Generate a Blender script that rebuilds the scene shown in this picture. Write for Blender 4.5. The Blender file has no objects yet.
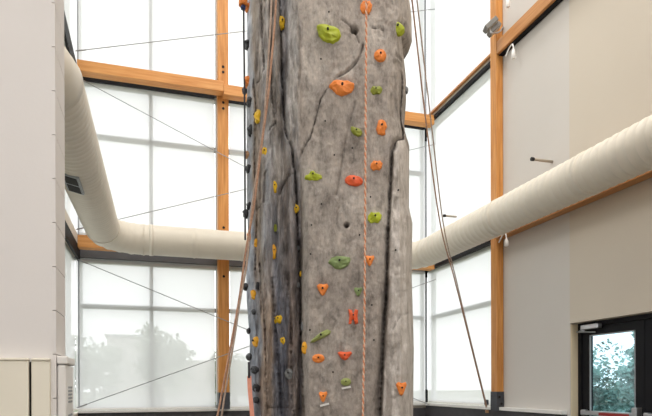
import bpy, bmesh, math, random
import numpy as np
from mathutils import Vector, Matrix, noise

scn = bpy.context.scene
col = scn.collection
EYE = 1.35

# ------------------------------------------------------------------ camera
YAW, ROLL, FPX = 0.2942, -0.0030, 575.0
cd = bpy.data.cameras.new('camera')
cam = bpy.data.objects.new('camera', cd)
col.objects.link(cam)
F = Vector((math.sin(YAW), math.cos(YAW), -0.0015)).normalized()
R0 = Vector((math.cos(YAW), -math.sin(YAW), 0))
U0 = R0.cross(F)
c_, s_ = math.cos(ROLL), math.sin(ROLL)
CR = R0 * c_ + U0 * s_
CU = U0 * c_ - R0 * s_
m = Matrix((CR, CU, -F)).transposed().to_4x4()
m.translation = (0, 0, EYE)
cam.matrix_world = m
cd.sensor_width = 36.0
cd.sensor_fit = 'HORIZONTAL'
cd.lens = FPX / 652.0 * 36.0
cd.shift_y = (387.0 - 208.0) / 652.0
cd.clip_start = 0.05
cd.clip_end = 400
scn.camera = cam

# ------------------------------------------------------------------ world + exposure
w = bpy.data.worlds.new('overcast_sky')
scn.world = w
w.use_nodes = True
bg = w.node_tree.nodes['Background']
bg.inputs[0].default_value = (0.965, 0.98, 1.0, 1)
bg.inputs[1].default_value = 2.1
scn.view_settings.view_transform = 'Standard'
scn.view_settings.look = 'None'
scn.view_settings.exposure = 0.0
scn.view_settings.gamma = 1.0
scn.view_settings.use_curve_mapping = False

FILL_LAMPS = [(1.6, 0.2), (-0.2, -2.2), (3.4, -2.2), (3.2, 2.0), (3.6, 5.6), (1.0, 6.6)]
LAMP_W = 135.0
LAMP_Z = 10.9

# ------------------------------------------------------------------ helpers
def srgb(r, g, b):
    f = lambda c: (c / 12.92 if c <= .04045 else ((c + .055) / 1.055) ** 2.4)
    return (f(r / 255), f(g / 255), f(b / 255), 1)

def newmat(name):
    m = bpy.data.materials.new(name)
    m.use_nodes = True
    nt = m.node_tree
    return m, nt, nt.nodes['Principled BSDF']

def mat(name, c, rough=.6, metal=0, var=.08, scale=8, bump=0, bscale=40, stretch=(1, 1, 1), c2=None, spec=.5):
    """noise-varied principled surface"""
    m, nt, b = newmat(name)
    N, L = nt.nodes, nt.links
    tc = N.new('ShaderNodeTexCoord')
    mp = N.new('ShaderNodeMapping'); mp.inputs['Scale'].default_value = stretch
    L.new(tc.outputs['Object'], mp.inputs['Vector'])
    nz = N.new('ShaderNodeTexNoise'); nz.inputs['Scale'].default_value = scale; nz.inputs['Detail'].default_value = 5
    L.new(mp.outputs[0], nz.inputs['Vector'])
    cr = N.new('ShaderNodeValToRGB')
    a = tuple(max(0, x * (1 - var)) for x in c[:3]) + (1,)
    d = c2 if c2 else tuple(min(1, x * (1 + var)) for x in c[:3]) + (1,)
    cr.color_ramp.elements[0].position = .3; cr.color_ramp.elements[1].position = .7
    cr.color_ramp.elements[0].color = a if not c2 else c
    cr.color_ramp.elements[1].color = d
    L.new(nz.outputs['Fac'], cr.inputs['Fac'])
    L.new(cr.outputs['Color'], b.inputs['Base Color'])
    b.inputs['Roughness'].default_value = rough
    b.inputs['Metallic'].default_value = metal
    b.inputs['Specular IOR Level'].default_value = spec
    if bump:
        n2 = N.new('ShaderNodeTexNoise'); n2.inputs['Scale'].default_value = bscale; n2.inputs['Detail'].default_value = 6
        L.new(mp.outputs[0], n2.inputs['Vector'])
        bp = N.new('ShaderNodeBump'); bp.inputs['Strength'].default_value = bump; bp.inputs['Distance'].default_value = .01
        L.new(n2.outputs['Fac'], bp.inputs['Height'])
        L.new(bp.outputs[0], b.inputs['Normal'])
    return m

def wood(name, ax, ca, cb):
    st = [14, 14, 14]; st[ax] = .9
    m = mat(name, ca, rough=.45, scale=2.2, stretch=tuple(st), c2=cb, bump=.15, bscale=6, spec=.3)
    return m

def bx(bm, x0, x1, y0, y1, z0, z1, mi=0):
    vs = [bm.verts.new((x, y, z)) for x in (x0, x1) for y in (y0, y1) for z in (z0, z1)]
    for f in ((0, 1, 3, 2), (4, 6, 7, 5), (0, 4, 5, 1), (2, 3, 7, 6), (0, 2, 6, 4), (1, 5, 7, 3)):
        fc = bm.faces.new([vs[i] for i in f]); fc.material_index = mi

def tube(bm, pts, r, n=10, mi=0, caps=True, rf=None):
    pts = [Vector(p) for p in pts]
    rings = []
    up = None
    for i, p in enumerate(pts):
        t = (pts[min(i + 1, len(pts) - 1)] - pts[max(i - 1, 0)]).normalized()
        if up is None:
            up = Vector((0, 0, 1)) if abs(t.z) < .9 else Vector((1, 0, 0))
        a = t.cross(up).normalized(); b = a.cross(t).normalized(); up = b
        rr = rf(i) if rf else r
        rings.append([bm.verts.new(p + (a * math.cos(2 * math.pi * k / n) + b * math.sin(2 * math.pi * k / n)) * rr) for k in range(n)])
    for A, B in zip(rings, rings[1:]):
        for k in range(n):
            f = bm.faces.new((A[k], A[(k + 1) % n], B[(k + 1) % n], B[k])); f.material_index = mi; f.smooth = True
    if caps:
        bm.faces.new(rings[0][::-1]).material_index = mi
        bm.faces.new(rings[-1]).material_index = mi

def obj(name, bm, mats, parent=None, bevel=0, recalc=True):
    if recalc: bmesh.ops.recalc_face_normals(bm, faces=bm.faces)
    me = bpy.data.meshes.new(name)
    bm.to_mesh(me); bm.free()
    for k in (mats if isinstance(mats, (list, tuple)) else [mats]): me.materials.append(k)
    o = bpy.data.objects.new(name, me)
    col.objects.link(o)
    if parent:
        o.parent = parent
        o.matrix_parent_inverse = Matrix.Translation(parent.location).inverted()
    if bevel:
        md = o.modifiers.new('bevel', 'BEVEL'); md.width = bevel; md.segments = 2; md.limit_method = 'ANGLE'
    return o

def boxobj(name, b, mats, parent=None, bevel=0):
    bm = bmesh.new(); bx(bm, *b); return obj(name, bm, mats, parent, bevel)

def tag(o, label, cat, group=None, kind=None):
    o['label'] = label; o['category'] = cat
    if group: o['group'] = group
    if kind: o['kind'] = kind
    return o

def thing(name, loc, label, cat, group=None):
    o = bpy.data.objects.new(name, None); col.objects.link(o)
    o.location = loc; o.empty_display_size = .1
    return tag(o, label, cat, group)

def struct(o):
    o['kind'] = 'structure'; return o

def ray(px, py, d):
    """point at depth d (m along the view axis) that the photograph shows at px, py"""
    a, b = (px - 326) / FPX * d, (387 - py) / FPX * d
    return Vector((0, 0, EYE)) + F * d + CR * a + CU * b

def crom(P, n=8):
    P = [Vector(p) for p in P]; out = []
    Q = [2 * P[0] - P[1]] + P + [2 * P[-1] - P[-2]]
    for i in range(1, len(Q) - 2):
        for k in range(n):
            t = k / n
            out.append(.5 * ((2 * Q[i]) + (Q[i + 1] - Q[i - 1]) * t + (2 * Q[i - 1] - 5 * Q[i] + 4 * Q[i + 1] - Q[i + 2]) * t * t + (3 * Q[i] - Q[i - 1] - 3 * Q[i + 1] + Q[i + 2]) * t ** 3))
    out.append(P[-1]); return out

# ------------------------------------------------------------------ materials
M = {}
M['wall_near'] = mat('painted_wall_near', srgb(233, 229, 227), .75, var=.02, scale=1.5, bump=.04, bscale=60)
M['wall_grey'] = mat('painted_wall_grey', srgb(209, 204, 198), .75, var=.02, scale=.8, bump=.05, bscale=60)
M['band'] = mat('dark_window_band', srgb(96, 98, 102), .6, var=.05)
M['wall_side'] = mat('painted_wall_beige', srgb(209, 199, 184), .75, var=.025, scale=.8, bump=.05, bscale=60)
M['jamb'] = mat('lit_door_reveal', srgb(225, 208, 176), .7, var=.02)  # lighter cream puts the light on the reveal into its colour
M['ceil'] = mat('ceiling_paint', srgb(225, 222, 216), .8, var=.02)
M['floor'] = mat('rubber_floor', srgb(120, 112, 104), .8, var=.15, scale=40)
M['woodX'] = wood('timber_along_x', 0, srgb(206, 138, 76), srgb(228, 168, 104))
M['woodY'] = wood('timber_along_y', 1, srgb(182, 122, 72), srgb(208, 152, 98))
M['woodZ'] = wood('timber_along_z', 2, srgb(190, 124, 62), srgb(222, 160, 92))
M['black'] = mat('black_frame_paint', srgb(20, 20, 24), .6, var=.1, spec=.2)
M['steel'] = mat('dark_steel', srgb(72, 74, 80), .4, metal=.4, var=.15, scale=20)
M['grey'] = mat('grey_frame_paint', srgb(150, 154, 158), .5, var=.05)
M['sill'] = mat('white_sill', srgb(232, 230, 226), .5, var=.03)
M['wains'] = mat('dark_wall_pad', srgb(74, 72, 74), .7, var=.15, scale=6)
M['duct'] = mat('duct_paint', srgb(229, 221, 206), .5, var=.03, scale=5)
M['cable'] = mat('steel_cable', srgb(160, 160, 162), .5, metal=.0, var=.05)
M['cream'] = mat('cream_panel', srgb(240, 234, 218), .55, var=.02, scale=2)
M['white'] = mat('white_plastic', srgb(235, 232, 228), .4, var=.02)
M['chrome'] = mat('brushed_metal', srgb(190, 190, 192), .3, metal=.9, var=.05, scale=30)
M['dark'] = mat('dark_hole', srgb(30, 27, 26), .8, var=.1)
M['red'] = mat('red_strip', srgb(150, 38, 34), .5, var=.08)
M['lens'] = mat('lamp_glass', srgb(190, 190, 180), .2, var=.05)
M['grass'] = mat('grass_ground', srgb(118, 124, 100), .9, var=.25, scale=2)
M['build'] = mat('pale_building', srgb(196, 192, 188), .8, var=.1, scale=3)
M['bark'] = mat('bark', srgb(88, 76, 66), .9, var=.2)
M['leafA'] = mat('leaves_deciduous', srgb(132, 144, 124), .8, var=.3, scale=.9)
M['leafB'] = mat('leaves_conifer', srgb(140, 172, 166), .8, var=.55, scale=1.4)

M['lamp_grey'] = mat('lamp_housing', srgb(120, 118, 114), .5, var=.08)
M['rodp'] = mat('rod_paint', srgb(176, 164, 148), .5, var=.05)
# wire glass / window glass
def glassmat(name, tint, fac):
    m, nt, b = newmat(name); N, L = nt.nodes, nt.links
    tr = N.new('ShaderNodeBsdfTransparent'); tr.inputs[0].default_value = tint
    gl = N.new('ShaderNodeBsdfGlossy'); gl.inputs['Roughness'].default_value = .03
    mx = N.new('ShaderNodeMixShader'); mx.inputs[0].default_value = fac
    L.new(tr.outputs[0], mx.inputs[1]); L.new(gl.outputs[0], mx.inputs[2])
    L.new(mx.outputs[0], N['Material Output'].inputs['Surface']); N.remove(b); return m
M['glass'] = glassmat('window_glass', (.97, .98, .975, 1), .05)
M['doorglass'] = glassmat('door_glass', (.80, .92, .96, 1), .06)

def shademat():
    m, nt, b = newmat('roller_shade_fabric'); N, L = nt.nodes, nt.links
    tr = N.new('ShaderNodeBsdfTransparent')
    tl = N.new('ShaderNodeBsdfTranslucent'); tl.inputs[0].default_value = (.95, .945, .94, 1)
    df = N.new('ShaderNodeBsdfDiffuse'); df.inputs[0].default_value = (.88, .875, .87, 1)
    wv = N.new('ShaderNodeTexNoise'); wv.inputs['Scale'].default_value = .7
    tc = N.new('ShaderNodeTexCoord'); L.new(tc.outputs['Object'], wv.inputs['Vector'])
    mr = N.new('ShaderNodeMapRange'); mr.inputs[1].default_value = .3; mr.inputs[2].default_value = .7
    mr.inputs[3].default_value = .21; mr.inputs[4].default_value = .25
    L.new(wv.outputs['Fac'], mr.inputs[0])
    m1 = N.new('ShaderNodeMixShader'); m1.inputs[0].default_value = .3
    L.new(tl.outputs[0], m1.inputs[1]); L.new(df.outputs[0], m1.inputs[2])
    m2 = N.new('ShaderNodeMixShader'); L.new(mr.outputs[0], m2.inputs[0])
    L.new(m1.outputs[0], m2.inputs[1]); L.new(tr.outputs[0], m2.inputs[2])
    L.new(m2.outputs[0], N['Material Output'].inputs['Surface']); N.remove(b); return m
M['shade'] = shademat()

def rockmat():
    m, nt, b = newmat('tower_rock'); N, L = nt.nodes, nt.links
    tc = N.new('ShaderNodeTexCoord')
    def nz(scale, st=(1, 1, 1), det=6, rough=.6):
        mp = N.new('ShaderNodeMapping'); mp.inputs['Scale'].default_value = st
        L.new(tc.outputs['Object'], mp.inputs['Vector'])
        n = N.new('ShaderNodeTexNoise'); n.inputs['Scale'].default_value = scale; n.inputs['Detail'].default_value = det; n.inputs['Roughness'].default_value = rough
        L.new(mp.outputs[0], n.inputs['Vector']); return n
    def ramp(src, *st):
        r = N.new('ShaderNodeValToRGB'); e = r.color_ramp.elements
        e[0].position, e[0].color = st[0]; e[1].position, e[1].color = st[-1]
        for p, c in st[1:-1]:
            q = e.new(p); q.color = c
        L.new(src, r.inputs['Fac']); return r
    def mix(f, a, bb, mode='MIX'):
        x = N.new('ShaderNodeMix'); x.data_type = 'RGBA'; x.blend_type = mode
        if isinstance(f, float): x.inputs[0].default_value = f
        else: L.new(f, x.inputs[0])
        L.new(a, x.inputs[6]); L.new(bb, x.inputs[7]); return x.outputs[2]
    # main cement colour
    big = nz(1.6, (1, 1, .8), 8, .65)
    base = ramp(big.outputs['Fac'], (.28, srgb(140, 131, 124)), (.5, srgb(170, 161, 153)), (.72, srgb(204, 196, 188)))
    fine = nz(16, (1, 1, .45), 9, .75)
    fr = ramp(fine.outputs['Fac'], (.3, (.44, .43, .42, 1)), (.47, (.92, .92, .92, 1)), (.66, (1.32, 1.3, 1.28, 1)))
    c = mix(1.0, base.outputs[0], fr.outputs[0], 'MULTIPLY')
    # the left flank is stained cool grey and brown in vertical streaks
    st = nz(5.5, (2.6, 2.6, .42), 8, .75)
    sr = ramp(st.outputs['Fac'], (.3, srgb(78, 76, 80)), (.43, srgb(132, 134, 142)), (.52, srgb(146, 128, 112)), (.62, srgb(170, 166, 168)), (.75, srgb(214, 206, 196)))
    vc = N.new('ShaderNodeVertexColor'); vc.layer_name = 'stain_shade'
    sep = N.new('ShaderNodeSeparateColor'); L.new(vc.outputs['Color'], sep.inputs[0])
    vp = N.new('ShaderNodeVertexColor'); vp.layer_name = 'band_col'
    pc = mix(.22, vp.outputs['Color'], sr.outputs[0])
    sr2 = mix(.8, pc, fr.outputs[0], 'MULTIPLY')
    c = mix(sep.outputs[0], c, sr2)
    # paler pillar, right side
    pl = ramp(fine.outputs['Fac'], (.3, srgb(158, 148, 138)), (.48, srgb(206, 198, 190)), (.68, srgb(232, 226, 220)))
    c = mix(sep.outputs[1], c, pl.outputs[0])
    dk = N.new('ShaderNodeRGB'); dk.outputs[0].default_value = srgb(62, 52, 46)  # dark tone paints the shade of grooves and pockets
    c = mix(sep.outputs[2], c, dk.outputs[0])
    L.new(c, b.inputs['Base Color'])
    b.inputs['Roughness'].default_value = .85; b.inputs['Specular IOR Level'].default_value = .25
    n3 = nz(38, (1, 1, .6), 10, .75)
    bp = N.new('ShaderNodeBump'); bp.inputs['Strength'].default_value = .75; bp.inputs['Distance'].default_value = .016
    L.new(n3.outputs['Fac'], bp.inputs['Height']); L.new(bp.outputs[0], b.inputs['Normal'])
    return m
M['rock'] = rockmat()

# ------------------------------------------------------------------ the setting
XL, XR, YB, YF, ZC = -1.13, 5.05, 10.0, -6.0, 11.4
T = .3                       # wall thickness
Z_S = .97                    # sill top
ZS2 = 1.03
TIERS = [(Z_S, 3.44), (3.80, 6.34), (6.50, 10.8)]
TIERS2 = [(ZS2, 3.58), (3.80, 6.40), (6.50, 10.8)]

struct(boxobj('floor', (-4, XR + T, YF - T, YB + T, -.2, 0), M['floor']))
struct(boxobj('ceiling', (-4, XR + T, YF - T, YB + T, ZC, ZC + .2), M['ceil']))
# back wall: sill wall and the bands between the three rows of windows
bm = bmesh.new()
for z0, z1 in ((0, Z_S - .04), (3.44, 3.80), (6.34, 6.50), (10.8, ZC)):
    bx(bm, XL - T, 3.1, YB, YB + T, z0, z1, 1 if 3 < z0 < 10 else 0)
for z0, z1 in ((0, ZS2 - .04), (3.58, 3.80), (6.40, 6.50), (10.8, ZC)):
    bx(bm, 3.1, XR + T, YB, YB + T, z0, z1, 1 if 3 < z0 < 10 else 0)
struct(obj('wall_back', bm, [M['wall_side'], M['band']]))
# right wall: window bay next to the corner, then solid wall with the door opening
YC0, YC1 = 7.47, 7.63        # right-hand post
DY0, DY1, DZ = 3.98, 6.05, 2.13
bm = bmesh.new()
for z0, z1 in ((0, ZS2 - .04), (3.58, 3.80), (6.40, 6.50), (10.8, ZC)):
    bx(bm, XR, XR + T, YC1 - .08, YB, z0, z1)
bx(bm, XR, XR + T, DY1, YC1 - .08, 0, ZC, 1)
bx(bm, XR, XR + T, YF, DY0, 0, ZC)
bx(bm, XR, XR + T, DY0, DY1, DZ, ZC)
struct(obj('wall_right', bm, [M['wall_side'], M['wall_grey']]))
bm = bmesh.new()
for z0, z1 in ((0, Z_S - .04), (3.44, 3.80), (6.34, 6.50), (10.8, ZC)):
    bx(bm, XL - T, XL, 3.37, YB, z0, z1)
struct(obj('wall_left', bm, M['wall_side']))
# the near wall that ends at the left of the picture, with jointed boards on its end face
bm = bmesh.new()
bx(bm, -4, -.458, 3.05, 3.37, 0, ZC)
z = 0.02
while z < ZC:
    z1 = min(z + .216, ZC)
    bx(bm, -.460, -.444, 3.052, 3.368, z, z1 - .0075)
    z += .2130
struct(obj('wall_near', bm, M['wall_near']))
bm = bmesh.new()
bx(bm, -4, XR + T, YF - T, YF, 0, .5); bx(bm, -4, XR + T, YF - T, YF, 7.5, ZC)
bx(bm, -4, -3.2, YF - T, YF, .5, 7.5); bx(bm, 4.4, XR + T, YF - T, YF, .5, 7.5)  # large opening added behind the camera to let in fill light
struct(obj('wall_front', bm, M['wall_near']))
struct(boxobj('wall_far_left', (-4 - T, -4, YF, 3.37, 0, ZC), M['wall_near']))
# sills / ledges
struct(boxobj('trim_1', (XL, 3.1, YB - .10, YB + .05, Z_S - .04, Z_S), M['sill'], bevel=.005))
struct(boxobj('trim_2', (XR - .09, XR + .02, DY1 + .05, YB - .10, ZS2 - .05, ZS2), M['sill'], bevel=.005))
struct(boxobj('trim_6', (3.1, XR, YB - .10, YB + .05, ZS2 - .05, ZS2), M['sill'], bevel=.005))
struct(boxobj('trim_3', (XL, XR - .05, YB - .06, YB - .002, 0, Z_S - .042), M['wains']))
struct(boxobj('trim_4', (XR - .05, XR - .002, DY1 + .05, YB - .06, 0, ZS2 - .052), M['wains']))
struct(boxobj('trim_5', (XR + .01, XR + .13, DY1 - .012, DY1 - .001, 0, DZ - .01), M['jamb']))

# windows: one per tier and bay
wn = [0]
M['frame'] = mat('light_window_frame', srgb(206, 210, 212), .5, var=.03)
def window(axis, a0, a1, z0, z1, mull, transom, face, fm, lowf=.06, topf=.07):
    """axis 'x': lies in the back wall from x=a0..a1; 'y': in a side wall. face = inner plane, outward sign"""
    wn[0] += 1
    pos, sgn = face
    def B(bm, u0, u1, w0, w1, zz0, zz1):
        w0, w1 = sorted((pos + sgn * w0, pos + sgn * w1))
        if axis == 'x': bx(bm, u0, u1, w0, w1, zz0, zz1)
        else: bx(bm, w0, w1, u0, u1, zz0, zz1)
    bm = bmesh.new()
    B(bm, a0, a1, .07, .16, z1 - topf, z1); B(bm, a0, a1, .10, .18, z0, z0 + lowf)
    B(bm, a0, a0 + .05, .10, .18, z0, z1); B(bm, a1 - .05, a1, .10, .18, z0, z1)
    o = struct(obj('window_%d' % wn[0], bm, fm))
    if mull or transom:
        bm = bmesh.new()
        for u in mull: B(bm, u - .03, u + .03, .11, .18, z0, z1)
        for t in transom: B(bm, a0, a1, .11, .18, t - .035, t + .035)
        obj('mullion', bm, M['grey'] if pos != YF else M['black'], o)
    bm = bmesh.new(); B(bm, a0 + .04, a1 - .04, .14, .148, z0 + .04, z1 - .04); obj('pane', bm, M['glass'], o)
    return o
COLX0, COLX1 = 1.075, 1.255
TR = [[2.67], [5.46], [7.6]]
for k, (z0, z1) in enumerate(TIERS):
    y0, y1 = TIERS2[k]
    tr = TR[k] if k < 2 else []
    window('x', XL, COLX0 + .05, z0, z1, [0.0], tr, (YB, 1), M['frame'])
    window('x', COLX1 - .05, 3.1, z0, z1, [], tr, (YB, 1), M['frame'])
    window('x', 3.1, XR, y0, y1, [], tr, (YB, 1), M['frame'])
    window('y', YC1 - .08, YB, y0, y1, [], [TR[0][0]] if k == 0 else [], (XR, 1), M['frame'])
    window('y', 6.7, YB, z0, z1, [], [], (XL, -1), M['frame'])
    window('y', 3.4, 6.7, z0, z1, [], [], (XL, -1), M['frame'])
window('x', -3.2, 4.4, .5, 7.5, [-1.3, .6, 2.5], [2.6, 5.0], (YF, -1), M['black'])  # unseen glazing, added so daylight fills from the front

# roller shades
def shade(axis, a0, a1, z0, z1, face, label):
    pos, sgn = face
    loc = ((a0 + a1) / 2, pos, z0) if axis == 'x' else (pos, (a0 + a1) / 2, z0)
    t = thing('roller_shade', loc, label, 'window shade', 'white roller shades on the tall windows')
    def B(bm, u0, u1, w0, w1, zz0, zz1):
        w0, w1 = sorted((pos + sgn * w0, pos + sgn * w1))
        if axis == 'x': bx(bm, u0, u1, w0, w1, zz0, zz1)
        else: bx(bm, w0, w1, u0, u1, zz0, zz1)
    # the cloth: gently waved sheet
    bm = bmesh.new(); n = 14; g = []
    for i in range(n + 1):
        u = a0 + (a1 - a0) * i / n; row = []
        for j in (0, 1):
            q = pos + sgn * (.05 + .004 * math.sin(u * 3.1))
            zz = (z0 + .03, z1 - .03)[j]
            row.append(bm.verts.new((u, q, zz) if axis == 'x' else (q, u, zz)))
        g.append(row)
    for A, Bq in zip(g, g[1:]): bm.faces.new((A[0], Bq[0], Bq[1], A[1])).smooth = True
    obj('fabric', bm, M['shade'], t)
    bm = bmesh.new(); B(bm, a0, a1, .038, .06, z0 + .005, z0 + .03); obj('hem_bar', bm, M['white'], t)
names = ['bottom row', 'middle row', 'top row']
for k, (z0, z1) in enumerate(TIERS):
    y0, y1 = TIERS2[k]
    shade('x', XL - .045, COLX0 - .03, z0, z1, (YB, 1), 'white roller shade left of the far timber post, %s' % names[k])
    shade('x', COLX1 + .05, 3.08, z0, z1, (YB, 1), 'white roller shade between the far timber post and the climbing tower, %s' % names[k])
    shade('x', 3.12, XR + .045, y0, y1, (YB, 1), 'narrow strip of white shade between climbing tower and far corner, %s' % names[k])
    shade('y', YC1 + .05, YB + .045, y0, y1, (XR, 1), 'white roller shade left of the right-hand timber post, %s' % names[k])
    shade('y', 6.75, YB + .045, z0, z1, (XL, -1), 'sliver of white shade beside the near grey wall edge, %s' % names[k])

# corner posts with dark brackets at the beams
for (x0, x1, brs, lab) in ((XR - .035, XR - .003, (1.04, 3.42, 6.02), 'slim grey steel post in the far right corner'),
                      (XL + .003, XL + .022, (3.5,), 'slim grey steel post in the far left corner behind the bent duct')):
    t = thing('corner_post', ((x0 + x1) / 2, YB - .02, Z_S), lab, 'post')
    bm = bmesh.new(); bx(bm, x0, x1, YB - .035, YB - .003, ZS2, ZC); obj('shaft', bm, M['grey'], t)
    for z in brs:
        boxobj('bracket', (x0 - .012, x1, YB - .05, YB - .036, z, z + .24), M['black'], t)
for (z0, z1, lab) in ((6.08, 6.33, 'black window rail on the left wall at the height of the upper beam'), (3.36, 3.56, 'black window rail on the left wall at the height of the lower beam')):
    tag(boxobj('window_rail', (XL + .002, XL + .04, 3.4, YB - .06, z0, z1), M['black']), lab, 'rail')

# ------------------------------------------------------------------ timber frame
BZ = [3.62, 6.30]
def bolts(t, pts, axis, r=.016):
    for p in pts:
        bm = bmesh.new()
        p = Vector(p); a = Vector((0, -.008, 0)) if axis == 'y' else Vector((-.008, 0, 0))
        tube(bm, [p, p + a], r, 10); obj('bolt', bm, M['dark'], t)
# posts
t = thing('timber_post', (1.14, 9.85, Z_S), 'tall orange timber post in front of the far shaded windows', 'post')
boxobj('post_shaft', (COLX0, COLX1, 9.75, 9.94, 1.22, ZC), M['woodZ'], t, .006)
bm = bmesh.new(); bx(bm, COLX0 - .004, COLX1 + .004, 9.742, 9.945, Z_S, 1.25); obj('base_shoe', bm, M['steel'], t)
bolts(t, [(1.165, 9.75, z) for z in (6.63, 6.72, 6.12, 6.02, 4.02, 3.2)], 'y', .022)
t2 = thing('timber_post', (4.99, 7.55, Z_S), 'tall orange timber post where shaded window meets the beige right wall', 'post')
boxobj('post_shaft', (4.93, 5.045, YC0, YC1, 1.24, ZC), M['woodZ'], t2, .006)
bm = bmesh.new(); bx(bm, 4.925, 5.045, YC0 - .006, YC1 + .006, Z_S, 1.26); obj('base_shoe', bm, M['steel'], t2)
bolts(t2, [(4.965, YC0 - .006, 1.18), (5.0, YC0 - .006, 1.08)], 'y', .018)
# beams on the back wall
def beam(name, b, m_, label, flash=None):
    t = thing(name, ((b[0] + b[1]) / 2, (b[2] + b[3]) / 2, b[4]), label, 'beam', 'timber beams around the walls')
    boxobj('beam_timber', b, m_, t, .006)
    if flash: boxobj('rail', flash, M['black'], t)
    return t
beam('timber_beam', (XL + .045, 1.15, 9.56, 9.74, 6.215, 6.385), M['woodX'],
     'orange timber beam across the far windows left of the far post, upper of two', (XL + .045, 1.04, 9.945, 9.99, 6.27, 6.33))
beam('timber_beam', (1.152, XR - .05, 9.56, 9.74, 6.17, 6.335), M['woodX'],
     'orange timber beam running behind the climbing tower to the far right corner', (1.24, XR - .05, 9.945, 9.99, 6.24, 6.31))
beam('timber_beam', (XL + .045, XR - .05, 9.56, 9.74, 3.50, 3.69), M['woodX'],
     'orange timber beam across the far windows, mostly hidden behind the duct')
beam('timber_beam', (5.0, XR - .004, YC1 + .01, 9.93, 6.43, 6.47), M['woodY'],
     'thin timber rail rising along the side window to the right-hand post', (4.99, XR - .004, YC1 + .01, 9.93, 6.28, 6.34))
beam('timber_beam', (5.0, XR - .004, YC1 + .01, 9.93, 3.66, 3.76), M['woodY'],
     'short timber rail behind the duct beside the side window', (4.99, XR - .004, YC1 + .01, 9.93, 3.53, 3.60))
beam('timber_beam', (4.93, XR - .004, YF + .2, YC0 - .01, 6.285, 6.475), M['woodY'],
     'brown timber beam high on the beige right wall, cut by the top of the photo', (4.97, XR - .004, YF + .2, YC0 - .01, 6.270, 6.283))
beam('timber_beam', (4.90, XR - .004, YF + .2, YC0 - .01, 3.535, 3.75), M['woodY'],
     'brown timber beam under the duct on the beige right wall')

# brace cables on the far wall
def cable(x0, z0, x1, z1, label, y=9.50):
    bm = bmesh.new(); a, b = Vector((x0, y, z0)), Vector((x1, y, z1)); tube(bm, [a, b], .0065, 8)
    d = (b - a).normalized(); 
    tube(bm, [a + d * .02, a + d * .16], .011, 8)
    tag(obj('brace_cable', bm, M['cable']), label, 'cable', 'diagonal brace cables')
cable(XL + .03, 3.34, XR - .06, .985, 'thin brace cable falling to the right across the bottom far window', 9.72)
cable(XL + .03, 1.03, XR - .06, 3.30, 'thin brace cable rising to the right across the bottom far window')
cable(XL + .03, 6.185, XR - .12, 3.62, 'thin brace cable falling to the right across the middle far window', 9.72)
cable(XL + .03, 3.75, XR - .06, 5.78, 'thin brace cable rising to the right across the middle far window')
cable(XL + .03, 6.47, XR - .06, 8.25, 'thin brace cable rising to the right across the top far window')

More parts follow.
